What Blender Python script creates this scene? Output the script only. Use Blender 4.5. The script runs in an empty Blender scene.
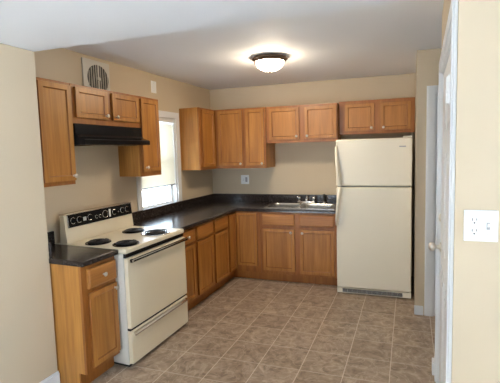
import bpy, bmesh, math, random
from mathutils import Vector, Matrix
R = math.radians
random.seed(4)
S = bpy.context.scene
C = S.collection

# ---------------------------------------------------------------- camera
F_PX, YAW, PITCH, ROLL = 377.94, 0.3134, 0.0846, -0.025
cd = bpy.data.cameras.new('camera'); cam = bpy.data.objects.new('camera', cd); C.objects.link(cam)
cd.sensor_fit = 'HORIZONTAL'; cd.sensor_width = 36; cd.lens = 36 * F_PX / 500
cd.shift_x = -12.47 / 500; cd.shift_y = -8.55 / 500; cd.clip_start = 0.02
fw = Vector((-math.sin(YAW) * math.cos(PITCH), math.cos(YAW) * math.cos(PITCH), -math.sin(PITCH)))
rt = fw.cross(Vector((0, 0, 1))).normalized(); up = rt.cross(fw)
r2 = math.cos(ROLL) * rt + math.sin(ROLL) * up; u2 = -math.sin(ROLL) * rt + math.cos(ROLL) * up
cam.matrix_world = Matrix(((r2.x, u2.x, -fw.x, 2.335), (r2.y, u2.y, -fw.y, -4.9042), (r2.z, u2.z, -fw.z, 1.5952), (0, 0, 0, 1)))
S.camera = cam

# ---------------------------------------------------------------- world, daylight, exposure
w = bpy.data.worlds.new('sky'); S.world = w; w.use_nodes = True
bg = w.node_tree.nodes['Background']
bg.inputs['Strength'].default_value = 5.2
_t = w.node_tree; _tc = _t.nodes.new('ShaderNodeTexCoord'); _sp = _t.nodes.new('ShaderNodeSeparateXYZ'); _cr = _t.nodes.new('ShaderNodeValToRGB')
_t.links.new(_tc.outputs['Generated'], _sp.inputs[0])
_ma = _t.nodes.new('ShaderNodeMath'); _ma.operation = 'MULTIPLY_ADD'; _ma.inputs[1].default_value = .5; _ma.inputs[2].default_value = .5
_t.links.new(_sp.outputs[2], _ma.inputs[0]); _t.links.new(_ma.outputs[0], _cr.inputs[0]); _t.links.new(_cr.outputs[0], bg.inputs['Color'])
_cr.color_ramp.elements[0].position = .485; _cr.color_ramp.elements[0].color = (1.25, 1.5, 1.75, 1)    # bright lower half added to throw light up to the ceilings
_cr.color_ramp.elements[1].position = .515; _cr.color_ramp.elements[1].color = (.62, .77, .92, 1)      # pale sky
LAMP = 52.0
sd = bpy.data.lights.new('sun', 'SUN'); sd.energy = 72; sd.color = (.97, .98, 1.0); sd.angle = .01
sun = bpy.data.objects.new('sun', sd); C.objects.link(sun)
sun.rotation_euler = Vector((-.30, 1, -1.05)).to_track_quat('-Z', 'Y').to_euler()
S.view_settings.view_transform = 'Standard'; S.view_settings.look = 'None'
S.view_settings.gamma = 1; S.view_settings.use_curve_mapping = False
S.view_settings.exposure = 0.98

def portal(name, loc, rot, sx, sy):
    l = bpy.data.lights.new(name, 'AREA'); l.shape = 'RECTANGLE'; l.size = sx; l.size_y = sy
    l.cycles.is_portal = True
    o = bpy.data.objects.new(name, l); C.objects.link(o); o.location = loc; o.rotation_euler = rot
    return o

# ---------------------------------------------------------------- frames
T = 0.0634                       # the left side of the room is not square to the back wall
def wl(a, b, z=0.0):             # a = distance from the left wall, b = along it (0 at the corner)
    return Vector((a * math.cos(T) + b * math.sin(T), -a * math.sin(T) + b * math.cos(T), z))
RZL = math.pi / 2 - T
T2 = math.atan2(2.69 - 2.578, 3.4 - 2.13)
def wr(s, off, z=0.0):           # right-hand wall frame
    e = Vector((math.sin(T2), math.cos(T2), 0)); n = Vector((-math.cos(T2), math.sin(T2), 0))
    return Vector((2.578, -3.4, 0)) + e * s + n * off + Vector((0, 0, z))
HK, HF = 2.465, 2.277            # kitchen ceiling, front ceiling

# ---------------------------------------------------------------- materials
def mat(name, col=(.8, .8, .8), rough=.5, metal=0, **kw):
    m = bpy.data.materials.new(name); m.use_nodes = True
    b = m.node_tree.nodes['Principled BSDF']
    b.inputs['Base Color'].default_value = (*col, 1); b.inputs['Roughness'].default_value = rough
    b.inputs['Metallic'].default_value = metal
    for k, v in kw.items(): b.inputs[k.replace('_', ' ')].default_value = v
    return m
def N(m, t, **kw):
    n = m.node_tree.nodes.new(t)
    for k, v in kw.items(): setattr(n, k, v)
    return n
def L(m, a, b): m.node_tree.links.new(a, b)
def ramp(m, fac, stops):
    r = N(m, 'ShaderNodeValToRGB'); e = r.color_ramp.elements
    while len(e) < len(stops): e.new(.5)
    for el, (p, c) in zip(e, stops): el.position = p; el.color = (*c, 1)
    L(m, fac, r.inputs[0]); return r
def bsdf(m): return m.node_tree.nodes['Principled BSDF']

def paint(name, col, var=.03):
    m = mat(name, col, .7)
    tc = N(m, 'ShaderNodeTexCoord'); n = N(m, 'ShaderNodeTexNoise'); n.inputs['Scale'].default_value = 1.6
    L(m, tc.outputs['Object'], n.inputs['Vector'])
    r = ramp(m, n.outputs[0], [(.3, tuple(c * (1 - var) for c in col)), (.7, tuple(min(1, c * (1 + var)) for c in col))])
    L(m, r.outputs[0], bsdf(m).inputs['Base Color'])
    n2 = N(m, 'ShaderNodeTexNoise'); n2.inputs['Scale'].default_value = 220
    L(m, tc.outputs['Object'], n2.inputs['Vector'])
    bp = N(m, 'ShaderNodeBump'); bp.inputs['Strength'].default_value = .05; bp.inputs['Distance'].default_value = .002
    L(m, n2.outputs[0], bp.inputs['Height']); L(m, bp.outputs[0], bsdf(m).inputs['Normal'])
    return m
M = {}
M['wall'] = paint('wall_paint', (.60, .50, .36))
M['ceil'] = paint('ceiling_paint', (.87, .895, .93), .01)
M['bounce_floor'] = paint('added_bounce_carpet', (.56, .62, .70), .05)  # unseen pale floor, added to bounce light onto the front ceiling
M['trim'] = mat('white_trim_paint', (.78, .80, .82), .35)

def wood(name, axis, k=(1, 1, 1)):
    m = mat(name, (.5, .25, .1), .38)
    tc = N(m, 'ShaderNodeTexCoord'); oi = N(m, 'ShaderNodeObjectInfo')
    ad = N(m, 'ShaderNodeVectorMath', operation='ADD'); cb = N(m, 'ShaderNodeCombineXYZ')
    mu = N(m, 'ShaderNodeMath', operation='MULTIPLY'); mu.inputs[1].default_value = 37
    L(m, oi.outputs['Random'], mu.inputs[0]); L(m, mu.outputs[0], cb.inputs[0]); L(m, mu.outputs[0], cb.inputs[1])
    L(m, tc.outputs['Object'], ad.inputs[0]); L(m, cb.outputs[0], ad.inputs[1])
    mp = N(m, 'ShaderNodeMapping'); sc = [16, 16, 16]; sc[axis] = 1.3; mp.inputs['Scale'].default_value = sc
    L(m, ad.outputs[0], mp.inputs['Vector'])
    n = N(m, 'ShaderNodeTexNoise'); n.inputs['Scale'].default_value = 1; n.inputs['Detail'].default_value = 6; n.inputs['Distortion'].default_value = .6
    L(m, mp.outputs[0], n.inputs['Vector'])
    c = ramp(m, n.outputs[0], [(p_, tuple(a * b_ for a, b_ in zip(c_, k))) for p_, c_ in ((.25, (.30, .112, .021)), (.5, (.41, .165, .033)), (.75, (.49, .218, .049)))])
    mp2 = N(m, 'ShaderNodeMapping'); s2 = [90, 90, 90]; s2[axis] = 4; mp2.inputs['Scale'].default_value = s2
    L(m, ad.outputs[0], mp2.inputs['Vector'])
    n2 = N(m, 'ShaderNodeTexNoise'); n2.inputs['Scale'].default_value = 1; L(m, mp2.outputs[0], n2.inputs['Vector'])
    g = ramp(m, n2.outputs[0], [(.35, (.86, .84, .82)), (.6, (1, 1, 1))])
    mx = N(m, 'ShaderNodeMix', data_type='RGBA', blend_type='MULTIPLY'); mx.inputs[0].default_value = 1
    L(m, c.outputs[0], mx.inputs[6]); L(m, g.outputs[0], mx.inputs[7]); L(m, mx.outputs[2], bsdf(m).inputs['Base Color'])
    return m
M['wood'] = wood('maple_upright_grain', 2, (1.02, 1.06, 1.05))
M['woodg'] = wood('maple_groove_stain_shade', 2, (.66, .56, .48))  # darker maple: pooled stain plus painted shadow along grooves and door edges
M['woodf'] = wood('maple_frame_darker', 2, (.80, .70, .62))
M['woodh'] = wood('maple_level_grain', 0)
M['woods'] = wood('pale_maple_side_veneer', 2, (1.18, 1.32, 1.5))

# laminate worktop: near black with brown speckle
m = M['top'] = mat('dark_speckled_laminate', (.02, .018, .017), .2)
tc = N(m, 'ShaderNodeTexCoord'); n = N(m, 'ShaderNodeTexNoise'); n.inputs['Scale'].default_value = 110; n.inputs['Detail'].default_value = 3
L(m, tc.outputs['Object'], n.inputs['Vector'])
r = ramp(m, n.outputs[0], [(.42, (.012, .008, .008)), (.57, (.028, .019, .017)), (.72, (.14, .125, .12))])
L(m, r.outputs[0], bsdf(m).inputs['Base Color'])

# floor: stone-look vinyl tiles
m = M['floor'] = mat('stone_look_vinyl_tile', (.3, .22, .17), .42)
tc = N(m, 'ShaderNodeTexCoord'); sp = N(m, 'ShaderNodeSeparateXYZ'); L(m, tc.outputs['Object'], sp.inputs[0])
def mth(op, a, b=None, c=None):
    q = N(m, 'ShaderNodeMath', operation=op)
    for i, v in enumerate((a, b, c)):
        if v is None: continue
        if isinstance(v, (int, float)): q.inputs[i].default_value = v
        else: L(m, v, q.inputs[i])
    return q.outputs[0]
# tile u runs across, sheared like the room; v towards the back wall
nw = N(m, 'ShaderNodeTexNoise'); nw.inputs['Scale'].default_value = 2.2; L(m, tc.outputs['Object'], nw.inputs['Vector'])
wob = mth('MULTIPLY', mth('SUBTRACT', nw.outputs[0], .5), .03)
u = mth('ADD', mth('DIVIDE', mth('SUBTRACT', mth('MULTIPLY_ADD', sp.outputs[1], -.0565, sp.outputs[0]), 2.19), .3095), 40)
v = mth('ADD', mth('DIVIDE', mth('ADD', sp.outputs[1], 1.485), .283), 40)
u = mth('ADD', u, wob); v = mth('ADD', v, wob)
fu = mth('ABSOLUTE', mth('SUBTRACT', mth('FRACT', u), .5)); fv = mth('ABSOLUTE', mth('SUBTRACT', mth('FRACT', v), .5))
gr = mth('GREATER_THAN', fu, .4905)
gr2 = mth('GREATER_THAN', fv, .482)
cell = N(m, 'ShaderNodeCombineXYZ'); L(m, mth('FLOOR', u), cell.inputs[0]); L(m, mth('FLOOR', v), cell.inputs[1])
wn = N(m, 'ShaderNodeTexWhiteNoise', noise_dimensions='3D'); L(m, cell.outputs[0], wn.inputs['Vector'])
off = N(m, 'ShaderNodeVectorMath', operation='SCALE'); off.inputs['Scale'].default_value = 30; L(m, wn.outputs['Color'], off.inputs[0])
ad = N(m, 'ShaderNodeVectorMath', operation='ADD'); L(m, tc.outputs['Object'], ad.inputs[0]); L(m, off.outputs[0], ad.inputs[1])
n1 = N(m, 'ShaderNodeTexNoise'); n1.inputs['Scale'].default_value = 13; n1.inputs['Detail'].default_value = 8; n1.inputs['Roughness'].default_value = .62; n1.inputs['Distortion'].default_value = .7
L(m, ad.outputs[0], n1.inputs['Vector'])
c1 = ramp(m, n1.outputs[0], [(.30, (.19, .138, .098)), (.46, (.32, .245, .180)), (.58, (.41, .322, .243)), (.74, (.56, .46, .36))])
# light veins
n3 = N(m, 'ShaderNodeTexNoise'); n3.inputs['Scale'].default_value = 4.5; n3.inputs['Detail'].default_value = 4; n3.inputs['Distortion'].default_value = 2.5
L(m, ad.outputs[0], n3.inputs['Vector'])
vein = mth('ABSOLUTE', mth('SUBTRACT', n3.outputs[0], .5))
vr = ramp(m, vein, [(0, (.55, .55, .55)), (.03, (0, 0, 0))])
mx = N(m, 'ShaderNodeMix', data_type='RGBA'); L(m, vr.outputs[0], mx.inputs[0]); L(m, c1.outputs[0], mx.inputs[6]); mx.inputs[7].default_value = (.58, .49, .40, 1)
tone = N(m, 'ShaderNodeMix', data_type='RGBA', blend_type='MULTIPLY'); tone.inputs[0].default_value = 1
tr = ramp(m, wn.outputs['Value'], [(0, (.88, .86, .84)), (1, (1.0, 1.0, 1.0))])
L(m, mx.outputs[2], tone.inputs[6]); L(m, tr.outputs[0], tone.inputs[7])
g1 = N(m, 'ShaderNodeMix', data_type='RGBA'); L(m, mth('MULTIPLY', gr2, .6), g1.inputs[0]); L(m, tone.outputs[2], g1.inputs[6]); g1.inputs[7].default_value = (.56, .48, .40, 1)
g2 = N(m, 'ShaderNodeMix', data_type='RGBA'); L(m, mth('MULTIPLY', gr, .8), g2.inputs[0]); L(m, g1.outputs[2], g2.inputs[6]); g2.inputs[7].default_value = (.70, .62, .52, 1)
L(m, g2.outputs[2], bsdf(m).inputs['Base Color'])
bp = N(m, 'ShaderNodeBump'); bp.inputs['Strength'].default_value = .25; bp.inputs['Distance'].default_value = .003
L(m, n1.outputs[0], bp.inputs['Height']); L(m, bp.outputs[0], bsdf(m).inputs['Normal'])

M['cream'] = mat('cream_enamel', (.80, .72, .55), .28)
M['bisque'] = mat('textured_bisque_enamel', (.84, .80, .68), .36)
m = M['bisque']; tc = N(m, 'ShaderNodeTexCoord'); n = N(m, 'ShaderNodeTexNoise'); n.inputs['Scale'].default_value = 260
L(m, tc.outputs['Object'], n.inputs['Vector']); bp = N(m, 'ShaderNodeBump'); bp.inputs['Strength'].default_value = .12; bp.inputs['Distance'].default_value = .001
L(m, n.outputs[0], bp.inputs['Height']); L(m, bp.outputs[0], bsdf(m).inputs['Normal'])
M['side'] = mat('white_side_enamel', (.70, .69, .64), .4)
M['black'] = mat('black_enamel', (.008, .008, .009), .1)
M['dark'] = mat('dark_void', (.02, .018, .016), .7)
M['black'].node_tree.nodes['Principled BSDF'].inputs['Specular IOR Level'].default_value = .16
M['coil'] = mat('burner_coil', (.03, .03, .032), .45, .6)
M['chrome'] = mat('chrome', (.75, .75, .76), .12, 1)
M['nickel'] = mat('brushed_nickel', (.72, .69, .64), .28, 1)
M['steel'] = mat('brushed_stainless', (.52, .49, .45), .24, 1)
M['bronze'] = mat('bronze_finish', (.16, .10, .065), .32, .8)
M['plate'] = mat('white_plastic', (.84, .86, .87), .3)
M['slot'] = mat('outlet_slot', (.03, .03, .03), .5)
M['greyp'] = mat('grey_plastic', (.42, .43, .45), .4)
M['beigeplate'] = mat('off_white_fan_cover', (.62, .60, .55), .45)
M['rubber'] = mat('black_rubber', (.03, .03, .03), .6)
M['slat'] = mat('blind_slat', (.88, .85, .76), .5)
b = bsdf(M['slat']); b.inputs['Transmission Weight'].default_value = 0
tr_ = N(M['slat'], 'ShaderNodeBsdfTranslucent'); tr_.inputs[0].default_value = (.92, .90, .80, 1)
mxs = N(M['slat'], 'ShaderNodeMixShader'); mxs.inputs[0].default_value = .18
L(M['slat'], b.outputs[0], mxs.inputs[1]); L(M['slat'], tr_.outputs[0], mxs.inputs[2])
L(M['slat'], mxs.outputs[0], M['slat'].node_tree.nodes['Material Output'].inputs[0])
m = M['glass'] = bpy.data.materials.new('window_glass'); m.use_nodes = True
nt = m.node_tree; nt.nodes.remove(nt.nodes['Principled BSDF'])
tb = N(m, 'ShaderNodeBsdfTransparent'); gb = N(m, 'ShaderNodeBsdfGlossy'); gb.inputs['Roughness'].default_value = .02
mg = N(m, 'ShaderNodeMixShader'); mg.inputs[0].default_value = .06
L(m, tb.outputs[0], mg.inputs[1]); L(m, gb.outputs[0], mg.inputs[2]); L(m, mg.outputs[0], nt.nodes['Material Output'].inputs[0])
m = M['lamp'] = mat('lit_frosted_glass', (.9, .88, .82), .4)
bsdf(m).inputs['Emission Color'].default_value = (1.0, .82, .60, 1); bsdf(m).inputs['Emission Strength'].default_value = LAMP

# ---------------------------------------------------------------- mesh helpers
def new(): return bmesh.new()
def box(bm, x0, x1, y0, y1, z0, z1, bev=0, seg=1):
    vs = [bm.verts.new((x, y, z)) for z in (z0, z1) for y in (y0, y1) for x in (x0, x1)]
    F = [(0, 2, 3, 1), (4, 5, 7, 6), (0, 1, 5, 4), (2, 6, 7, 3), (0, 4, 6, 2), (1, 3, 7, 5)]
    fs = [bm.faces.new([vs[i] for i in f]) for f in F]
    if bev:
        es = list({e for f in fs for e in f.edges})
        bmesh.ops.bevel(bm, geom=es, offset=bev, segments=seg, affect='EDGES', profile=.5)
    return vs
def prism(bm, pts, z0, z1):
    a = sum(p[0] * q[1] - q[0] * p[1] for p, q in zip(pts, pts[1:] + pts[:1]))
    if a < 0: pts = pts[::-1]
    lo = [bm.verts.new((p[0], p[1], z0)) for p in pts]; hi = [bm.verts.new((p[0], p[1], z1)) for p in pts]
    caps = [bm.faces.new(lo[::-1]), bm.faces.new(hi)]
    for i in range(len(pts)):
        j = (i + 1) % len(pts); bm.faces.new((lo[i], lo[j], hi[j], hi[i]))
    if len(pts) > 4:
        bm.normal_update(); bmesh.ops.triangulate(bm, faces=caps, ngon_method='EAR_CLIP')
def profile_x(bm, prof, x0, x1):            # closed (y,z) profile extruded along x
    a = [bm.verts.new((x0, y, z)) for y, z in prof]; b2 = [bm.verts.new((x1, y, z)) for y, z in prof]
    bm.faces.new(a); bm.faces.new(b2[::-1])
    for i in range(len(prof)):
        j = (i + 1) % len(prof); bm.faces.new((a[j], a[i], b2[i], b2[j]))
def lathe(bm, prof, mtx=Matrix(), n=28):    # (r, h) profile round local z
    rings = []
    for r_, h in prof:
        if r_ < 1e-6: rings.append([bm.verts.new(mtx @ Vector((0, 0, h)))])
        else: rings.append([bm.verts.new(mtx @ Vector((r_ * math.cos(2 * math.pi * i / n), r_ * math.sin(2 * math.pi * i / n), h))) for i in range(n)])
    for p, q in zip(rings, rings[1:]):
        for i in range(n):
            j = (i + 1) % n
            f = [p[i], p[j], q[j], q[i]] if len(p) > 1 and len(q) > 1 else ([p[0], q[j], q[i]] if len(p) == 1 and len(q) > 1 else ([p[i], p[j], q[0]] if len(p) > 1 else None))
            if f: bm.faces.new(f)
    for r3 in (rings[0], rings[-1]):
        if len(r3) > 1: bm.faces.new(r3)
def tube(bm, pts, rad, n=10, closed=False):
    pts = [Vector(p) for p in pts]; rings = []; prev = None
    rads = rad if isinstance(rad, (list, tuple)) else [rad] * len(pts)
    for i, p in enumerate(pts):
        if closed: d = pts[(i + 1) % len(pts)] - pts[i - 1]
        else: d = (pts[min(i + 1, len(pts) - 1)] - pts[max(i - 1, 0)])
        d.normalize()
        ref = Vector((0, 0, 1)) if abs(d.z) < .95 else Vector((1, 0, 0))
        if prev is not None: ref = prev
        x = (ref - d * ref.dot(d)).normalized(); y = d.cross(x); prev = x
        rings.append([bm.verts.new(p + (x * math.cos(2 * math.pi * k / n) + y * math.sin(2 * math.pi * k / n)) * rads[i]) for k in range(n)])
    m_ = len(rings)
    for i in range(m_ if closed else m_ - 1):
        a, b2 = rings[i], rings[(i + 1) % m_]
        for k in range(n): bm.faces.new((a[k], a[(k + 1) % n], b2[(k + 1) % n], b2[k]))
    if not closed: bm.faces.new(rings[0][::-1]); bm.faces.new(rings[-1])
def obj(name, bm, m_, parent=None, bevel=0, seg=2, smooth=False):
    bmesh.ops.recalc_face_normals(bm, faces=bm.faces)
    me = bpy.data.meshes.new(name); bm.to_mesh(me); bm.free()
    ms = m_ if isinstance(m_, list) else [m_]
    for x in ms: me.materials.append(x)
    if smooth:
        for p in me.polygons: p.use_smooth = True
    o = bpy.data.objects.new(name, me); C.objects.link(o)
    if parent: o.parent = parent
    if bevel:
        md = o.modifiers.new('bevel', 'BEVEL'); md.width = bevel; md.segments = seg; md.limit_method = 'ANGLE'; md.angle_limit = R(40)
        md.harden_normals = False
    return o
def tag(o, label, cat, group=None, kind=None):
    o['label'] = label; o['category'] = cat
    if group: o['group'] = group
    if kind: o['kind'] = kind
    return o
def thing(name, label, cat, loc=(0, 0, 0), rz=0, group=None, kind=None):
    o = bpy.data.objects.new(name, None); C.objects.link(o); o.empty_display_size = .1
    o.location = loc; o.rotation_euler = (0, 0, rz)
    return tag(o, label, cat, group, kind)
def bx(name, m_, parent, *a, bevel=0, seg=2):
    bm = new(); box(bm, *a); return obj(name, bm, m_, parent, bevel, seg)
def struct(name, bm, m_, label, cat, bevel=0, smooth=False):
    return tag(obj(name, bm, m_, None, bevel, smooth=smooth), label, cat, kind='structure')
PX = lambda p: (p.x, p.y)

# ================================================================ STRUCTURE
bm = new(); box(bm, -1.2, 7.3, -7.5, -4.3, -.1, .0)
struct('floor', bm, M['bounce_floor'], 'unseen front room floor, pale blue grey added to bounce light', 'floor')
bm = new(); box(bm, -1.2, 7.3, -4.3, .3, -.1, 0)
struct('floor', bm, M['floor'], 'brown and beige stone look vinyl tile floor', 'floor')
# kitchen ceiling and the lower ceiling of the front room
bm = new(); box(bm, -.6, 4.4, -2.948, .3, HK, HK + .15)
struct('ceiling', bm, M['ceil'], 'grey white kitchen ceiling carrying the round dome light', 'ceiling')
bm = new(); box(bm, -1.2, 7.3, -7.5, -2.948, HF, HK + .15)
struct('ceiling', bm, M['ceil'], 'lower bright white ceiling of the front room nearest the camera', 'ceiling')
# back wall
bm = new(); box(bm, -.3, 2.9, 0, .14, 0, HK)
struct('wall_back', bm, M['wall'], 'tan back wall behind the sink and the refrigerator', 'wall')
# left wall with window hole
WB0, WB1, WZ0, WZ1 = -1.545, -.885, .985, 2.0
bm = new()
for b0, b1, z0, z1 in ((-3.0, WB0, 0, HK), (WB1, .0, 0, HK), (WB0, WB1, 0, WZ0 - .02), (WB0, WB1, WZ1, HK)):
    prism(bm, [PX(wl(a, b)) for a, b in ((-.14, b0), (0, b0), (0, b1), (-.14, b1))], z0, z1)
struct('wall_left', bm, M['wall'], 'tan left kitchen wall with the blinded window in it', 'wall')
# wide stub wall nearest the camera on the left
bm = new(); prism(bm, [PX(wl(a, b)) for a, b in ((-.14, -7.3), (.351, -7.3), (.351, -2.935), (-.14, -2.935))], 0, HF)
struct('wall_near_left', bm, M['wall'], 'plain beige wall at the left edge, nearer than the cabinets', 'wall', bevel=.006)
# right wall with door hole
D0, D1, DZ = .076, 1.17, 2.06
bm = new()
prism(bm, [(2.578, -3.4), (2.70, -3.4), PX(wr(D0, -.12)), PX(wr(D0, 0))], 0, HK)
prism(bm, [PX(wr(D1, 0)), PX(wr(D1, -.12)), PX(wr(1.32, -.12)), PX(wr(1.32, 0))], 0, HK)
prism(bm, [PX(wr(D0, 0)), PX(wr(D0, -.12)), PX(wr(D1, -.12)), PX(wr(D1, 0))], DZ, HK)
struct('wall_right', bm, M['wall'], 'narrow right wall seen edge-on, holding the white door with a knob', 'wall')
bm = new(); box(bm, 2.70, 7.1, -3.4, -3.28, 0, HF)
struct('wall_near_right', bm, M['wall'], 'bright beige wall at the right edge with the outlet and switch plate', 'wall')
# niche wall beside the refrigerator and hall wall
N0 = Vector((2.6115, -1.13, 0)); ne = Vector((math.sin(T), math.cos(T), 0))
n1_ = N0 + ne * 1.13
HD0, HD1 = 2.775, 3.5
bm = new(); prism(bm, [(N0.x, N0.y), (HD0, N0.y), (HD0, N0.y + .10), (N0.x + .115, N0.y + .10), (n1_.x + .11, 0), (n1_.x, 0)], 0, HK)
struct('wall_niche', bm, M['wall'], 'short tan wall between the refrigerator and the farther white door frame', 'wall')
bm = new(); box(bm, HD0, HD1, N0.y, N0.y + .10, DZ, HK); box(bm, HD1, 4.2, N0.y, N0.y + .10, 0, HK)
struct('wall_hall', bm, M['wall'], 'tan hall wall above the farther white door', 'wall')
bm = new(); box(bm, 4.1, 4.2, -3.28, N0.y, 0, HK)
struct('wall_hall_side', bm, M['wall'], 'tan hall side wall out past the right wall', 'wall')
ww = ((.3, .95),); wz0, wz1 = .12, 2.2
# unseen front room behind the camera: window openings added for daylight
sy0, sy1 = -5.7, -3.5
bm = new(); box(bm, 7.0, 7.1, -7.3, sy0, 0, HF); box(bm, 7.0, 7.1, sy1, -3.401, 0, HF); box(bm, 7.0, 7.1, sy0, sy1, 0, wz0); box(bm, 7.0, 7.1, sy0, sy1, wz1, HF)
portal('added_opening_portal', (7.04, (sy0 + sy1) / 2, (wz0 + wz1) / 2), (R(90), 0, R(90)), sy1 - sy0, wz1 - wz0)
struct('wall_front_right', bm, M['wall'], 'unseen beige right wall of the front room with added daylight opening', 'wall')
bm = new()
box(bm, -.3, .3, -7.4, -7.3, 0, HF); box(bm, .95, 7.1, -7.4, -7.3, 0, HF)
for a, b in ww: box(bm, a, b, -7.4, -7.3, 0, wz0); box(bm, a, b, -7.4, -7.3, wz1, HF)
struct('wall_front', bm, M['wall'], 'unseen beige end wall of the front room with added daylight opening', 'wall')
for a, b in ww:
    portal('added_opening_portal', ((a + b) / 2, -7.34, (wz0 + wz1) / 2), (R(90), 0, 0), b - a, wz1 - wz0)

# baseboards
def baseboard(name, p, q, nrm, label, h=.088, th=.014):
    p, q, nrm = Vector(p), Vector(q), Vector(nrm)
    bm = new(); prism(bm, [PX(p), PX(q), PX(q + nrm * th), PX(p + nrm * th)], 0, h - .012)
    prism(bm, [PX(p), PX(q), PX(q + nrm * th * .55), PX(p + nrm * th * .55)], h - .012, h)
    return struct(name, bm, M['trim'], label, 'baseboard', bevel=.002)
e1 = wl(1, 0)
baseboard('baseboard_left', wl(.351, -7.3), wl(.351, -2.935), e1, 'white baseboard along the near left beige wall', .1)
baseboard('baseboard_niche', (N0.x - .004, N0.y, 0), (2.689, N0.y, 0), (0, -1, 0), 'short white baseboard beside the refrigerator')
nR = wr(0, 1) - wr(0, 0)
baseboard('baseboard_right', wr(1.252, 0), wr(1.334, 0), nR, 'white baseboard end past the right wall door frame', .1, .034)
baseboard('baseboard_hall', (HD1 + .09, N0.y, 0), (4.1, N0.y, 0), (0, -1, 0), 'white baseboard right of the farther door')

# ---- doors
def door(name, label, P, s0, s1, off0, out, knob_side, mirror=1):
    """P(s, off, z) -> world; casing stands out from the wall by .018"""
    root = thing(name, label, 'door', kind='structure')
    cw = .082
    bm = new()
    def slab(a, b, z0, z1, o0, o1): prism(bm, [PX(P(a, o0)), PX(P(b, o0)), PX(P(b, o1)), PX(P(a, o1))], z0, z1)
    for a, b in ((max(s0 - cw + .004, .006) if P is wr else s0 - cw + .004, s0 + .004), (s1 - .004, s1 + cw - .004)):
        slab(a, b, 0, DZ + cw, .0005, .012)
        c = a + .012 if a < s0 else a + .006
        slab(min(a, b) + .012, max(a, b) - .012, 0, DZ + cw - .012, .012, .019)
    slab(s0 + .004, s1 - .004, DZ - .004, DZ + cw, .0005, .012)
    slab(s0 - .01, s1 + .01, DZ + .008, DZ + cw - .012, .012, .0185)
    obj('door_casing', bm, M['trim'], root, .002)
    bm = new()
    slab(s0, s0 + .016, 0, DZ, -.10, .0); slab(s1 - .016, s1, 0, DZ, -.10, .0); slab(s0 + .016, s1 - .016, DZ - .016, DZ, -.10, .0)
    obj('door_jamb', bm, M['trim'], root)
    # leaf with six raised panels
    a0, a1 = s0 + .019, s1 - .019
    bm = new(); slab(a0, a1, .012, DZ - .02, -.038, -.006)
    lw = a1 - a0; st = .11
    cols = ((a0 + st, a0 + lw / 2 - .05), (a0 + lw / 2 + .05, a1 - st))
    for c0, c1 in cols:
        for z0, z1 in ((.22, .86), (1.0, 1.56), (1.68, 1.92)):
            prism(bm, [PX(P(c0, -.006)), PX(P(c1, -.006)), PX(P(c1, -.002)), PX(P(c0, -.002))], z0, z1)
            prism(bm, [PX(P(c0 + .03, -.002)), PX(P(c1 - .03, -.002)), PX(P(c1 - .03, .002)), PX(P(c0 + .03, .002))], z0 + .03, z1 - .03)
    lf = obj('door_leaf', bm, M['trim'], root, .002)
    return root, lf
d1, lf = door('door_1', 'white panel door in the right wall, seen edge-on with knob and hinge', wr, D0, D1, 0, 0, 0)
def knob_lathe(bm, P0, axis, prof, n=20):
    mt = Matrix.Translation(P0) @ axis.to_track_quat('Z', 'Y').to_matrix().to_4x4()
    lathe(bm, prof, mt, n)
bm = new(); knob_lathe(bm, wr(1.10, -.006, .955), nR, [(0, 0), (.03, 0), (.032, .006), (.014, .012), (.011, .03), (.024, .038), (.029, .052), (.026, .066), (.012, .074), (0, .075)])
obj('door_knob', bm, M['nickel'], lf, smooth=True)
bm = new(); knob_lathe(bm, wr(1.10, -.006, 1.145), nR, [(0, 0), (.026, 0), (.026, .010), (.018, .016), (0, .018)]); 
obj('deadbolt', bm, M['nickel'], lf, smooth=True)
for z in (.25, 1.755):
    bm = new(); mt = Matrix.Translation(wr(D0, .019, z))
    for k in range(5): lathe(bm, [(0, .0205 * k), (.0095, .0205 * k), (.0095, .0205 * k + .0185), (0, .0205 * k + .0185)], mt, 14)
    lathe(bm, [(0, -.006), (.0045, -.004), (.0045, .108), (0, .110)], mt, 12)
    prism(bm, [PX(wr(D0 + .002, .0)), PX(wr(D0 + .034, .0)), PX(wr(D0 + .016, .030)), PX(wr(D0 + .008, .030))], z, z + .10)
    obj('hinge', bm, M['plate'], d1)
HP = lambda s, off, z=0: Vector((s, N0.y - off, z))
door('door_2', 'white door and frame farther back, right of the refrigerator', HP, HD0, HD1, 0, 0, 0)

# ---- kitchen window
win = thing('window_1', 'bright double hung window with white casing in the left wall', 'window', wl(0, 0), RZL, kind='structure')
# canonical: x = b, y = -a
bm = new()
def ring(bm, x0, x1, z0, z1, w_, y0, y1, wb=None):
    wb = w_ if wb is None else wb
    box(bm, x0, x0 + w_, y0, y1, z0, z1); box(bm, x1 - w_, x1, y0, y1, z0, z1)
    box(bm, x0 + w_, x1 - w_, y0, y1, z1 - w_, z1)
    if wb: box(bm, x0 + w_, x1 - w_, y0, y1, z0, z0 + wb)
CW = .075
box(bm, WB0 - .065, WB0, -.018, -.0005, 1.0075, WZ1 + CW); box(bm, WB1, WB1 + CW, -.018, -.0005, 1.0075, WZ1 + CW)
box(bm, WB0, WB1, -.018, -.0005, WZ1, WZ1 + CW)
obj('window_casing', bm, M['trim'], win, .003)
bm = new(); box(bm, WB0, WB1, .001, .12, WZ0 - .02, WZ0 - .0002); obj('window_sill', bm, M['trim'], win, .003)
bm = new(); ring(bm, WB0, WB1, WZ0, WZ1, .02, .0, .13, 0); obj('window_jamb', bm, M['trim'], win)
MR = 1.52
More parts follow.
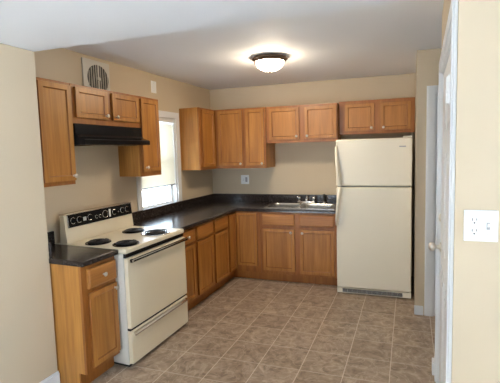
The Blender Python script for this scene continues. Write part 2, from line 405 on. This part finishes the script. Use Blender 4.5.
for nm, z0, z1, y in (('upper_sash', MR - .02, WZ1 - .02, .085), ('lower_sash', WZ0, MR + .02, .05)):
    bm = new(); ring(bm, WB0 + .02, WB1 - .02, z0, z1, .04, y, y + .032); sh = obj(nm, bm, M['trim'], win, .002)
    bm = new(); box(bm, WB0 + .06, WB1 - .06, y + .014, y + .018, z0 + .04, z1 - .04); obj('pane', bm, M['glass'], sh)
portal('kitchen_window_daylight', wl(-.16, (WB0 + WB1) / 2, 1.52), (R(90), 0, -R(90) - T), .66, .96)

# ================================================================ CABINETS
def front_panel(bm, x0, x1, z0, z1, yb, th=.02, rail=.052):   # recessed flat-panel door; front at yb-th
    vs = box(bm, x0, x1, yb - th, yb, z0, z1)
    f = [f for f in bm.faces if all(v in vs for v in f.verts) and all(abs(v.co.y - (yb - th)) < 1e-5 for v in f.verts)][0]
    bm.normal_update()
    if f.normal.y > 0: f.normal_flip()
    bmesh.ops.inset_region(bm, faces=[f], thickness=rail)
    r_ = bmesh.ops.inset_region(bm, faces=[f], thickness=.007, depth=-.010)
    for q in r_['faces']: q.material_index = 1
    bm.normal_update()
    for q in bm.faces:                                      # overlay shadow painted on the outer edges of the door
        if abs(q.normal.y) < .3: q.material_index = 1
def slab_front(bm, x0, x1, z0, z1, yb, th=.02):
    vs = box(bm, x0, x1, yb - th, yb, z0, z1)
    f = [f for f in bm.faces if all(v in vs for v in f.verts) and all(abs(v.co.y - (yb - th)) < 1e-5 for v in f.verts)][0]
    bm.normal_update()
    if f.normal.y > 0: f.normal_flip()
    bmesh.ops.inset_region(bm, faces=[f], thickness=.004)
    bmesh.ops.inset_region(bm, faces=[f], thickness=.012, depth=.004)
    for v_ in vs:
        if abs(v_.co.y - (yb - th)) < 1e-5: v_.co.y += .006
KN = [(0, 0), (.008, 0), (.008, .002), (.0055, .006), (.0055, .014), (.011, .018), (.0155, .023), (.0155, .027), (.011, .031), (0, .033)]
def knob(parent, x, y, z):
    bm = new(); lathe(bm, KN, Matrix.Translation((x, y, z)) @ Matrix.Rotation(R(90), 4, 'X'), 18)
    return obj('knob', bm, M['nickel'], parent, smooth=True)
def add_fronts(root, y, doors, drawers):
    for x0, x1, z0, z1, kx, kz in doors:
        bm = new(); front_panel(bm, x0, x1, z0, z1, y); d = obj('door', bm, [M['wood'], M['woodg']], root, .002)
        if kx is not None: knob(d, kx, y - .02, kz)
    for x0, x1, z0, z1, k in drawers:
        bm = new(); slab_front(bm, x0, x1, z0, z1, y); d = obj('drawer' if k is not False else 'false_drawer_front', bm, M['woodh'], root, .0015)
        if k is True: knob(d, (x0 + x1) / 2, y - .02, (z0 + z1) / 2)
BH = .866
def base_cabinet(label, loc, rz, W, D, doors, drawers, group='base cabinets'):
    root = thing('base_cabinet', label, 'cabinet', loc, rz, group)
    g = .001; bm = new()
    for x0, x1 in ((g, g + .018), (W - g - .018, W - g)):
        box(bm, x0, x1, -D + .075, -.004, .0, .1105); box(bm, x0, x1, -D + .02, -.004, .1105, BH)
    box(bm, g + .018, W - g - .018, -D + .02, -.004, .1105, .128); box(bm, g + .018, W - g - .018, -.012, -.004, .128, BH)
    obj('body', bm, M['woods'], root)
    bm = new(); box(bm, g, W - g, -D, -D + .02, .1105, BH); obj('face_frame', bm, M['woodf'], root, .0015)
    bm = new(); box(bm, g, W - g, -D + .063, -D + .0745, 0, .1105); obj('toe_kick', bm, M['woodf'], root)
    add_fronts(root, -D, doors, drawers)
    return root
def wall_cabinet(label, loc, rz, W, D, H, doors, group='wall cabinets'):
    root = thing('wall_cabinet', label, 'cabinet', loc, rz, group)
    g = .001; bm = new()
    box(bm, g, g + .016, -D + .02, -.001, 0, H); box(bm, W - g - .016, W - g, -D + .02, -.001, 0, H)
    box(bm, g + .016, W - g - .016, -D + .02, -.001, .018, .034); box(bm, g + .016, W - g - .016, -D + .02, -.001, H - .016, H)
    box(bm, g + .016, W - g - .016, -.009, -.001, .034, H - .016)
    obj('body', bm, M['woods'], root, .001)
    bm = new(); box(bm, g, W - g, -D, -D + .02, 0, H); obj('face_frame', bm, M['woodf'], root, .0015)
    add_fronts(root, -D, doors, [])
    return root
BDL = .612                       # depth of left base boxes (doors add .02)
# --- left run, base
b0 = -2.925
base_cabinet('narrow honey maple base cabinet by the near left wall, end panel showing', wl(0, b0), RZL, .309, BDL,
    [(.045, .299, .142, .664, .275, .630)], [(.045, .299, .694, .832, True)])
b0 = -1.845
base_cabinet('maple base cabinet directly right of the range, partly hidden by it', wl(0, b0), RZL, .33, BDL,
    [(.03, .306, .135, .690, None, 0)], [(.03, .306, .715, .845, True)])
b0 = -1.515
base_cabinet('two-door maple base cabinet midway along the left run under the window', wl(0, b0), RZL, .725, BDL,
    [(.024, .345, .135, .690, None, 0), (.395, .707, .135, .690, None, 0)], [(.024, .345, .715, .85, None), (.395, .707, .715, .85, None)])
# --- corner base (L shaped)
YB = -.609                       # front plane of the back base run
def inner(a, y): b = (y + a * math.sin(T)) / math.cos(T); return wl(a, b)
root = thing('corner_base_cabinet', 'L-shaped maple corner base cabinet where the two runs meet', 'cabinet', (0, 0, 0), 0, 'base cabinets')
cb = -.789
def corner_poly(ins, g=.0):
    ic = inner(BDL - ins, YB + ins)
    return [PX(wl(.003, -.003 - .01)), PX(wl(.003, cb)), PX(wl(BDL - ins, cb)), PX(ic), (.904, YB + ins), (.904, -.003), (.02, -.003)]
bm = new(); prism(bm, corner_poly(.0), .1105, BH); obj('body', bm, M['woodf'], root, .001)
bm = new(); prism(bm, corner_poly(.07), 0, .110); obj('toe_kick', bm, M['woodf'], root)
ic = inner(BDL, YB)
# leaf on the left-run plane and on the back plane
def leaf(p, q, n_, z0, z1):
    W_ = (q - p).length
    bm = new(); front_panel(bm, 0, W_, z0, z1, 0, rail=.045)
    ang = math.atan2((q - p).y, (q - p).x)
    bmesh.ops.transform(bm, matrix=Matrix.Translation(p) @ Matrix.Rotation(ang, 4, 'Z'), verts=bm.verts)
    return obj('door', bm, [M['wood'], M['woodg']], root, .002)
ld = leaf(wl(BDL + .0005, cb + .02), wl(BDL + .0005, math.hypot(0, 0) + ((YB + BDL * math.sin(T)) / math.cos(T)) - .024), None, .15, .845)
rd = leaf(Vector((ic.x + .026, YB - .0005, 0)), Vector((.862, YB - .0005, 0)), None, .19, .845)
# --- sink base
base_cabinet('maple sink base cabinet with two doors, left of the refrigerator', (.905, -.003, 0), 0, .912, -YB - .003,
    [(.032, .424, .150, .664, .385, .628), (.486, .885, .135, .664, .52, .628)],
    [(.032, .424, .706, .840, False), (.486, .885, .706, .840, False)])

# --- wall cabinets
UBz, UTz = 1.3805, 2.133
UH = UTz - UBz
UDL = .272
wall_cabinet('single-door maple wall cabinet at the far left above the small worktop', wl(0, -2.925, UBz), RZL, .318, UDL, UH,
    [(.045, .31, .03, UH - .022, .285, .065)])
wall_cabinet('short two-door maple wall cabinet above the black range hood', wl(0, -2.607, 1.838), RZL, .762, UDL, UTz - 1.838,
    [(.033, .358, .045, UTz - 1.838 - .022, .328, .075), (.411, .744, .045, UTz - 1.838 - .022, .441, .075)])
wall_cabinet('single-door maple wall cabinet just left of the window', wl(0, -1.845, UBz), RZL, .298, UDL, UH,
    [(.012, .272, .045, UH - .022, .045, .085)])
# corner upper on the left wall right of the window
YU = -.40
ub = -.777
ue = (YU + UDL * math.sin(T)) / math.cos(T)
wall_cabinet('single-door maple wall cabinet right of the window with its pale side showing', wl(0, ub, UBz), RZL, ue - ub - .004, UDL, UH,
    [(.05, ue - ub - .04, .035, UH - .022, None, 0)])
root = thing('wall_cabinet', 'maple corner wall cabinet with tall door, first on the back wall', 'cabinet', (0, 0, UBz), 0, 'wall cabinets')
ic = inner(UDL, YU)
p_ = [PX(wl(.002, -.015)), PX(wl(.002, ue - .002)), PX(wl(UDL - .001, ue - .002)), (.648, YU + .0), (.648, -.002), (.02, -.002)]
bm = new(); prism(bm, p_, 0, UH); obj('body', bm, M['woodf'], root, .001)
add_fronts(root, YU, [(.292, .625, .035, UH - .022, .603, .06)], [])
wall_cabinet('narrow tall single-door maple wall cabinet on the back wall above the outlet', (.65, 0, UBz), 0, .284, -YU, UH,
    [(.025, .262, .035, UH - .022, .238, .06)])
wall_cabinet('two-door maple wall cabinet above the sink', (.936, 0, 1.6865), 0, .876, .385, UTz - 1.6865,
    [(.042, .42, .04, .418, .39, .075), (.488, .865, .04, .418, .52, .075)])
wall_cabinet('two-door maple wall cabinet above the refrigerator', (1.815, 0, 1.764), 0, .845, .285, .389,
    [(.072, .408, .037, .348, .375, .068), (.474, .80, .037, .348, .507, .068)])

# ================================================================ WORKTOPS
CTz, TH = .9035, .038
CFL = .652
bm = new()
prism(bm, [PX(wl(a, b)) for a, b in ((.002, -2.948 + .005), (.002, -2.616), (CFL, -2.616), (CFL, -2.943))], CTz - TH + .001, CTz)
t1 = thing('worktop', 'small dark laminate worktop left of the cream range', 'worktop', (0, 0, 0), 0, 'dark laminate worktops')
obj('top', bm, M['top'], t1, .005, 3)
bm = new(); prism(bm, [PX(wl(a, b)) for a, b in ((.001, -2.933), (.001, -2.616), (.02, -2.616), (.02, -2.933))], CTz + .0005, 1.006); obj('backsplash', bm, M['top'], t1, .004)
bm = new(); prism(bm, [PX(wl(a, b)) for a, b in ((.021, -2.934), (.36, -2.934), (.36, -2.916), (.021, -2.916))], CTz + .0005, 1.006)
obj('side_splash', bm, M['top'], t1, .004)
t2_ = thing('worktop', 'long L-shaped dark laminate worktop from range to sink', 'worktop', (0, 0, 0), 0, 'dark laminate worktops')
CFB = -.634
SX0, SX1, SY0, SY1 = .95, 1.765, -.55, -.07
bm = new()
icn = inner(CFL, CFB)
z0, z1 = CTz - TH + .001, CTz
ls = wl(CFL, -1.843)
# L polygon with the sink cut-out as separate convex pieces sharing edges
P0 = wl(.001, -.002)
for poly in ([PX(wl(.001, -1.843)), PX(ls), PX(icn), (.015, -.001)], [PX(icn), (SX0, CFB), (SX0, -.001), (.015, -.001)],
             [(SX0, CFB), (SX1, CFB), (SX1, SY0), (SX0, SY0)], [(SX0, SY1), (SX1, SY1), (SX1, -.001), (SX0, -.001)],
             [(SX1, CFB), (1.826, CFB), (1.826, -.001), (SX1, -.001)]):
    prism(bm, poly, z0, z1)
obj('top', bm, M['top'], t2_)
bm = new(); tube(bm, [wl(CFL - .003, -1.843, CTz - .008), Vector((icn.x - .003, icn.y - .003 + .006, CTz - .008)), Vector((1.826, CFB + .003, CTz - .008))], .0078, 12)
obj('front_edge', bm, M['top'], t2_, smooth=True)
bm = new(); k0, k1 = PX(inner(.001, -.001)), PX(inner(.021, -.021))
prism(bm, [PX(wl(.001, -1.843)), PX(wl(.021, -1.843)), k1, k0], CTz + .0005, 1.006)
prism(bm, [k1, (1.826, -.021), (1.826, -.001), k0], CTz + .0005, 1.006)
obj('backsplash', bm, M['top'], t2_, .005, 3)

# ================================================================ SINK AND TAP
sk = thing('kitchen_sink', 'double bowl stainless steel sink set in the dark worktop', 'sink', (0, 0, 0))
bm = new()
zt = CTz + .006
def rrect(x0, x1, y0, y1, r_, z, n=4):
    out = []
    for cx, cy, a0 in ((x1 - r_, y1 - r_, 0), (x0 + r_, y1 - r_, 90), (x0 + r_, y0 + r_, 180), (x1 - r_, y0 + r_, 270)):
        for k in range(n + 1): an = R(a0 + 90 * k / n); out.append(bm.verts.new((cx + r_ * math.cos(an), cy + r_ * math.sin(an), z)))
    return out
def bridge(a, b_):
    for i in range(len(a)): j = (i + 1) % len(a); bm.faces.new((a[i], a[j], b_[j], b_[i]))
for h0, h1, x0, x1 in ((.935, 1.35, .965, 1.335), (1.35, 1.78, 1.365, 1.75)):
    # flat deck round each bowl, then the bowl itself
    o0 = rrect(h0, h1, -.585, -.045, .0005, zt); o1 = rrect(x0, x1, -.545, -.165, .05, zt)
    bridge(o0, o1)
    o2 = rrect(x0 + .006, x1 - .006, -.539, -.171, .048, zt - .012); bridge(o1, o2)
    o3 = rrect(x0 + .016, x1 - .016, -.529, -.181, .045, zt - .145); bridge(o2, o3)
    o4 = rrect(x0 + .045, x1 - .045, -.50, -.21, .03, zt - .165); bridge(o3, o4); bm.faces.new(o4)
for x0, x1, y0, y1 in ((.935, 1.78, -.585, -.5845), (.935, 1.78, -.0455, -.045), (.935, .9355, -.5845, -.0455), (1.7795, 1.78, -.5845, -.0455)):
    box(bm, x0, x1, y0, y1, CTz + .0005, zt - .0002)
o = obj('basin', bm, M['steel'], sk)
for px in (1.15, 1.5575):
    bm = new(); lathe(bm, [(0, 0), (.045, 0), (.043, .003), (.03, .002), (0, .0015)], Matrix.Translation((px, -.355, zt - .1648)), 24); obj('drain', bm, M['chrome'], sk, smooth=True)
fa = thing('faucet', 'chrome two-handle faucet behind the double bowl sink', 'faucet', (1.37, -.095, zt + .0005))
bm = new(); box(bm, -.115, .115, -.026, .026, 0, .022, .008, 3); obj('deck_plate', bm, M['chrome'], fa, smooth=True)
bm = new(); lathe(bm, [(0, .02), (.02, .02), (.017, .035), (.014, .05), (0, .052)]); tube(bm, [(0, 0, .04), (.002, -.008, .07), (.015, -.05, .088), (.03, -.11, .095), (.04, -.155, .09), (.042, -.166, .072)], [.011, .011, .010, .010, .010, .011], 12)
obj('spout', bm, M['chrome'], fa, smooth=True)
for sx in (-1, 1):
    bm = new(); mt = Matrix.Translation((sx * .095, 0, .021))
    lathe(bm, [(0, 0), (.02, 0), (.017, .02), (.019, .03), (.021, .045), (.017, .055), (0, .057)], mt, 20)
    obj('handle', bm, M['chrome'], fa, smooth=True)
    bm = new(); tube(bm, [(sx * .095, -.005, .062), (sx * .115, -.03, .078)], [.006, .008], 10); obj('lever', bm, M['chrome'], fa, smooth=True)
sp_ = thing('sink_sprayer', 'black side sprayer standing to the right of the faucet', 'sprayer', (1.60, -.095, zt + .0005))
bm = new(); lathe(bm, [(0, 0), (.022, 0), (.02, .01), (.013, .018), (0, .02)]); obj('base', bm, M['chrome'], sp_, smooth=True)
bm = new(); lathe(bm, [(0, .018), (.012, .018), (.015, .05), (.013, .07), (.019, .09), (.018, .112), (.008, .118), (0, .118)]); obj('spray_head', bm, M['rubber'], sp_, smooth=True)

# ================================================================ RANGE
RB = -2.612; RW = .764
rg = thing('range', 'cream electric coil range between the two worktops', 'stove', wl(0, RB), RZL)
g = .003
bm = new(); box(bm, g, RW - g, -.685, -.03, .02, .868); obj('body', bm, M['side'], rg, .004)
bm = new(); box(bm, g, RW - g, -.715, -.03, .869, .907); obj('cooktop', bm, M['cream'], rg, .009, 3)
# backguard with slanted fascia
bm = new(); profile_x(bm, [(-.068, .908), (-.145, .908), (-.133, 1.018), (-.123, 1.128), (-.078, 1.128)], g, RW - g)
bgd = obj('backguard', bm, M['cream'], rg, .003)
bm = new(); profile_x(bm, [(-.072, 1.1285), (-.129, 1.1285), (-.127, 1.137), (-.072, 1.139)], g - .002, RW - g + .002); obj('top_trim', bm, M['steel'], bgd, .002)
bm = new(); profile_x(bm, [(-.132, 1.026), (-.1405, 1.027), (-.1305, 1.1275), (-.123, 1.1275)], .03, RW - .012); cp = obj('control_panel', bm, M['black'], bgd, .001)
for x in (.03, RW - .012):
    bm = new(); tube(bm, [(x, -.1395, 1.030), (x, -.1305, 1.124)], .003, 8); obj('panel_trim', bm, M['chrome'], cp)
def dial(x, z, r_, h, m_, nm, ringr=None):
    yy = -.1355  # fascia y at mid height
    mt = Matrix.Translation((x, yy, z)) @ Matrix.Rotation(R(90 - 5), 4, 'X')
    bm = new(); lathe(bm, [(0, .0), (r_, .0), (r_ * .95, h * .8), (r_ * .8, h), (0, h)], mt, 22)
    if h > .01: 
        vs = box(bm, -.004, .004, -r_ * .9, r_ * .9, h, h + .008); bmesh.ops.transform(bm, matrix=mt, verts=vs)
    k_ = obj(nm, bm, m_, cp, .001, smooth=False)
    if ringr:
        bm = new(); tube(bm, [mt @ Vector((ringr * math.cos(q * .31416), ringr * math.sin(q * .31416), .002)) for q in range(20)], .0022, 8, True)
        obj('dial_ring', bm, M['chrome'], k_, smooth=True)
for b_ in (-2.535, -2.475, -2.365, -2.085, -1.985, -1.922):
    dial(b_ - RB, 1.078, .019, .022, M['black'], 'knob', .024)
for b_ in (-2.295, -2.255): dial(b_ - RB, 1.070, .010, .010, M['black'], 'timer_knob', .013)
dial(-2.195 - RB, 1.078, .030, .006, M['black'], 'clock', .031)
dial(-2.035 - RB, 1.073, .006, .004, M['chrome'], 'indicator_light')
bx('switch_plate', M['plate'], cp, -2.150 - RB, -2.136 - RB, -.143, -.133, 1.046, 1.112)
bx('clock_label', M['greyp'], cp, -2.435 - RB, -2.405 - RB, -.1395, -.133, 1.06, 1.09)
# burners
for a, b_, rr_ in ((.348, -2.50, .078), (.600, -2.475, .080), (.332, -2.075, .078), (.580, -2.085, .100)):
    cx, cy, cz = b_ - RB, -a + .02, .9075
    cy = -a
    bm = new(); lathe(bm, [(0, .0), (rr_ * .8, .0), (rr_ * 1.12, .006), (rr_ * 1.22, .006), (rr_ * 1.24, .0), (rr_ * 1.1, -.0)], Matrix.Translation((cx, cy, cz)), 36)
    pan = obj('drip_pan', bm, M['chrome'] if a == .580 else M['black'], rg, smooth=True)
    bm = new(); turns = 4; pts = []
    for k in range(turns * 22 + 1):
        q = k / 22; rad_ = .018 + (rr_ * 1.0 - .018) * q / turns
        pts.append((cx + rad_ * math.cos(q * 2 * math.pi), cy + rad_ * math.sin(q * 2 * math.pi), cz + .013))
    tube(bm, pts, .0052, 8)
    for q in range(3):
        an = q * 2.094; box_ = [(cx, cy, cz + .0065), (cx + rr_ * math.cos(an), cy + rr_ * math.sin(an), cz + .0065)]; tube(bm, box_, .003, 6)
    obj('burner_coil', bm, M['coil'], pan, smooth=True)
# front: vent strip, oven door, handle, drawer
bx('vent_strip', M['black'], rg, g, RW - g, -.704, -.686, .838, .868, bevel=.002)
dr = bx('oven_door', M['cream'], rg, g + .003, RW - g - .003, -.722, -.687, .302, .832, bevel=.006)
bm = new(); box(bm, .012, RW - .012, -.756, -.738, .806, .829, .005, 2)
for x in (.03, RW - .05): box(bm, x, x + .02, -.739, -.7225, .81, .825)
obj('door_handle', bm, M['black'], dr)
bm = new(); box(bm, .014, RW - .014, -.7585, -.7565, .822, .828); box(bm, .014, .03, -.759, -.7565, .807, .822); obj('handle_trim', bm, M['chrome'], dr)
bx('door_gap', M['dark'], rg, g + .004, RW - g - .004, -.712, -.686, .286, .301)
dw = bx('storage_drawer', M['cream'], rg, g + .003, RW - g - .003, -.722, -.687, .03, .284, bevel=.006)
bm = new(); profile_x(bm, [(-.7225, .272), (-.737, .268), (-.743, .258), (-.741, .246), (-.735, .243), (-.733, .255), (-.7225, .262)], .03, RW - .03)
obj('drawer_handle', bm, M['chrome'], dw)
bx('kick_plate', M['dark'], rg, g + .01, RW - .013, -.68, -.10, .0, .0195)

# ---- hood
hd = thing('range_hood', 'black range hood under the short cabinet above the range', 'range hood', wl(0, -2.604, 1.675), RZL)
bm = new(); profile_x(bm, [(-.002, .0), (-.375, .0), (-.385, .004), (-.385, .036), (-.378, .042), (-.318, .062), (-.300, .08), (-.290, .1615), (-.002, .1615)], .002, .754)
obj('body', bm, M['black'], hd, .002)
bx('control_strip', M['greyp'], hd, .47, .60, -.3835, -.3822, .012, .024)
bm = new(); box(bm, .12, .64, -.33, -.08, -.006, -.0005); obj('filter', bm, M['steel'], hd, .002)

# ================================================================ REFRIGERATOR
FX, FWd = 1.838, .765
fr = thing('refrigerator', 'tall off-white top-freezer refrigerator at the end of the back wall', 'refrigerator', (FX, 0, 0))
bx('body', M['bisque'], fr, .004, FWd - .004, -.715, -.06, .03, 1.685, bevel=.006)
bm = new(); box(bm, .0, FWd, -.785, -.722, 1.196, 1.694, .014, 3); fz = obj('freezer_door', bm, M['bisque'], fr)
bm = new(); box(bm, .0, FWd, -.785, -.722, .078, 1.184, .014, 3); fd = obj('refrigerator_door', bm, M['bisque'], fr)
bx('door_gasket', M['greyp'], fr, .012, FWd - .012, -.7215, -.7155, .085, 1.685)
def hand(pts, parent):
    bm = new()
    for i in range(len(pts)):
        pass
    tube(bm, [p[:3] for p in pts], [p[3] for p in pts], 12)
    return obj('handle', bm, M['bisque'], parent, smooth=True)
hand([(.004, -.79, 1.62, .012), (.006, -.815, 1.55, .015), (.014, -.835, 1.45, .016), (.026, -.838, 1.33, .017), (.040, -.825, 1.24, .017), (.046, -.80, 1.205, .015), (.046, -.78, 1.202, .012)], fz)
hand([(.046, -.78, 1.178, .012), (.046, -.80, 1.174, .015), (.040, -.825, 1.14, .017), (.026, -.838, 1.04, .017), (.014, -.835, .93, .016), (.006, -.815, .83, .015), (.004, -.79, .77, .012)], fd)
bx('hinge_cover', M['bisque'], fr, FWd - .085, FWd - .004, -.775, -.69, 1.6945, 1.712, bevel=.005)
bx('badge', M['greyp'], fz, FWd - .125, FWd - .06, -.7868, -.7852, 1.60, 1.612)
bm = new(); box(bm, .0, FWd, -.775, -.716, .012, .07, .004, 2); gl = obj('toe_grille', bm, M['bisque'], fr)
bm = new(); box(bm, .06, FWd - .085, -.7765, -.7755, .022, .062); gi = obj('grille_opening', bm, M['dark'], gl)
bm = new()
for k in range(4): box(bm, .06, FWd - .085, -.779, -.7767, .026 + .0095 * k, .0285 + .0095 * k)
for k in range(13): x = .06 + (FWd - .145) * k / 12; box(bm, x - .0015, x + .0015, -.7795, -.7767, .024, .060)
obj('grille_bars', bm, M['greyp'], gi)
for x in (.03, FWd - .07):
    for y in (-.70, -.12):
        bm = new(); lathe(bm, [(0, 0), (.02, 0), (.02, .03), (0, .03)], Matrix.Translation((x + .02, y, 0)), 14); obj('foot', bm, M['rubber'], fr)

# ================================================================ SMALL FITTINGS
# ceiling light
cl = thing('ceiling_light', 'lit frosted dome ceiling light with bronze rim in the kitchen', 'ceiling light', (1.31, -1.43, HK))
bm = new(); lathe(bm, [(0, -.0005), (.155, -.0005), (.163, -.012), (.168, -.018), (.160, -.026), (.150, -.034), (.146, -.045), (.132, -.045), (.132, -.03), (0, -.03)], Matrix(), 48); obj('rim', bm, M['bronze'], cl, smooth=True)
bm = new(); lathe(bm, [(.130, -.04)] + [(.130 * math.cos(q) , -.044 - .082 * math.sin(q)) for q in [R(x) for x in (0, 10, 20, 30, 40, 50, 60, 70, 80)]] + [(0, -.126)], Matrix(), 48); obj('glass_shade', bm, M['lamp'], cl, smooth=True)
bm = new(); lathe(bm, [(0, -.124), (.012, -.126), (.010, -.132), (.005, -.136), (.007, -.141), (0, -.145)], Matrix(), 16); obj('finial', bm, M['bronze'], cl, smooth=True)

# exhaust fan cover high on the left wall
fn = thing('exhaust_fan_cover', 'square off-white exhaust fan cover with round slotted grille on left wall', 'vent', wl(0, -2.068, 2.318), RZL)
bm = new(); box(bm, -.155, .155, -.014, -.0005, -.180, .116, .004, 2); obj('plate', bm, M['beigeplate'], fn)
bm = new(); lathe(bm, [(0, 0), (.122, 0), (.122, .0015), (0, .0015)], Matrix.Translation((.012, -.0142, -.042)) @ Matrix.Rotation(R(90), 4, 'X'), 40)
rec = obj('grille_opening', bm, M['dark'], fn)
bm = new()
for k in range(-4, 5):
    x = k * .0265
    h = math.sqrt(max(.0, .122 ** 2 - x * x)); ww_ = .008 if k == 0 else .003
    box(bm, .012 + x - ww_, .012 + x + ww_, -.021, -.0158, -.042 - h, -.042 + h)
obj('grille_bars', bm, M['beigeplate'], rec)
bm = new(); lathe(bm, [(0, 0), (.02, 0), (.017, .006), (0, .008)], Matrix.Translation((.012, -.0212, -.042)) @ Matrix.Rotation(R(90), 4, 'X'), 20); obj('knob', bm, M['beigeplate'], fn)
# small blank plate
bp_ = thing('wall_plate', 'small blank white plate high on the left wall right of the cabinets', 'wall plate', wl(0, -1.252, 2.322), RZL)
bm = new(); box(bm, -.043, .043, -.007, -.0005, -.064, .064, .002, 2); obj('plate', bm, M['plate'], bp_)
for z in (-.042, .042):
    bm = new(); lathe(bm, [(0, 0), (.0035, 0), (.003, .0012), (0, .0015)], Matrix.Translation((0, -.0071, z)) @ Matrix.Rotation(R(90), 4, 'X'), 10)
    obj('screw', bm, M['greyp'], bp_)

def receptacle(parent, x, decora=False):
    """duplex outlet centred at x on a plate whose face is at y=-.007"""
    if decora:
        bm = new(); box(bm, x - .0165, x + .0165, -.0095, -.0072, -.033, .033, .001, 1); o_ = obj('outlet', bm, M['greyp'], parent)
    else: o_ = None
    for z in (.0195, -.0195):
        if not decora:
            bm = new(); mt = Matrix.Translation((x, -.0072, z)) @ Matrix.Rotation(R(90), 4, 'X')
            lathe(bm, [(0, 0), (.0172, 0), (.0168, .0016), (0, .0018)], mt, 24); o_ = obj('outlet', bm, M['plate'], parent)
        y0 = -.0103 if decora else -.0098
        bm = new(); box(bm, x - .0078, x - .0058, y0, y0 + .0006, z - .001, z + .0075); box(bm, x + .0058, x + .0078, y0, y0 + .0006, z, z + .0075)
        lathe(bm, [(0, 0), (.0027, 0), (.0027, .0006), (0, .0006)], Matrix.Translation((x, y0 + .0006, z - .0085)) @ Matrix.Rotation(R(90), 4, 'X'), 12)
        obj('slots', bm, M['slot'], o_)
def toggle(parent, x):
    bm = new(); box(bm, x - .0052, x + .0052, -.0085, -.0072, -.0125, .0125); t_ = obj('switch_well', bm, M['greyp'], parent)
    bm = new(); vs = box(bm, x - .0038, x + .0038, -.019, -.0075, -.0045, .0045)
    for v_ in vs:
        if v_.co.y < -.015: v_.co.z += .007
    obj('toggle', bm, M['plate'], t_, .001)
def screws(parent, xs_, zs):
    for x in xs_:
        for z in zs:
            bm = new(); lathe(bm, [(0, 0), (.0032, 0), (.0028, .0009), (0, .001)], Matrix.Translation((x, -.0071, z)) @ Matrix.Rotation(R(90), 4, 'X'), 10); obj('screw', bm, M['plate'], parent)
p1 = thing('outlet_switch_plate', 'large white plate with duplex outlet and light switch on near right wall', 'outlet', (2.6615, -3.4, 1.310), 0)
bm = new(); box(bm, -.0545, .0545, -.007, -.0005, -.0565, .0565, .0025, 2); obj('plate', bm, M['plate'], p1)
receptacle(p1, -.021); toggle(p1, .023); screws(p1, (-.021,), (0,)); screws(p1, (.023,), (-.030, .030))
p2 = thing('outlet_switch_plate', 'small white outlet and switch plate on the back wall above the worktop', 'outlet', (.493, 0, 1.2055), 0)
bm = new(); box(bm, -.0585, .0585, -.007, -.0005, -.062, .062, .0025, 2); obj('plate', bm, M['plate'], p2)
toggle(p2, -.023); receptacle(p2, .023, True); screws(p2, (-.023,), (-.030, .030)); screws(p2, (.023,), (-.048, .048))

# window blind
bl = thing('window_blind', 'off-white slatted blind lowered over most of the kitchen window', 'blind', wl(0, 0), RZL)
bx0, bx1 = WB0 + .024, WB1 - .024
bx('head_rail', M['plate'], bl, bx0, bx1, -.0, .03, 1.952, 1.979, bevel=.002)
bm = new(); z = 1.248; k = 0
while z < 1.945:
    vs = box(bm, bx0, bx1, .002, .0265, z - .0005, z + .0005)
    for v_ in vs: v_.co.z += (v_.co.y - .015) * 1.25
    z += .0225
sl = obj('slats', bm, M['slat'], bl)
bx('bottom_rail', M['greyp'], bl, bx0, bx1, .003, .027, 1.214, 1.230, bevel=.003)
for x in (bx0 + .1, bx1 - .1):
    bm = new(); tube(bm, [(x, .0145, 1.23), (x, .0145, 1.952)], .0009, 6); obj('cord', bm, M['plate'], bl)
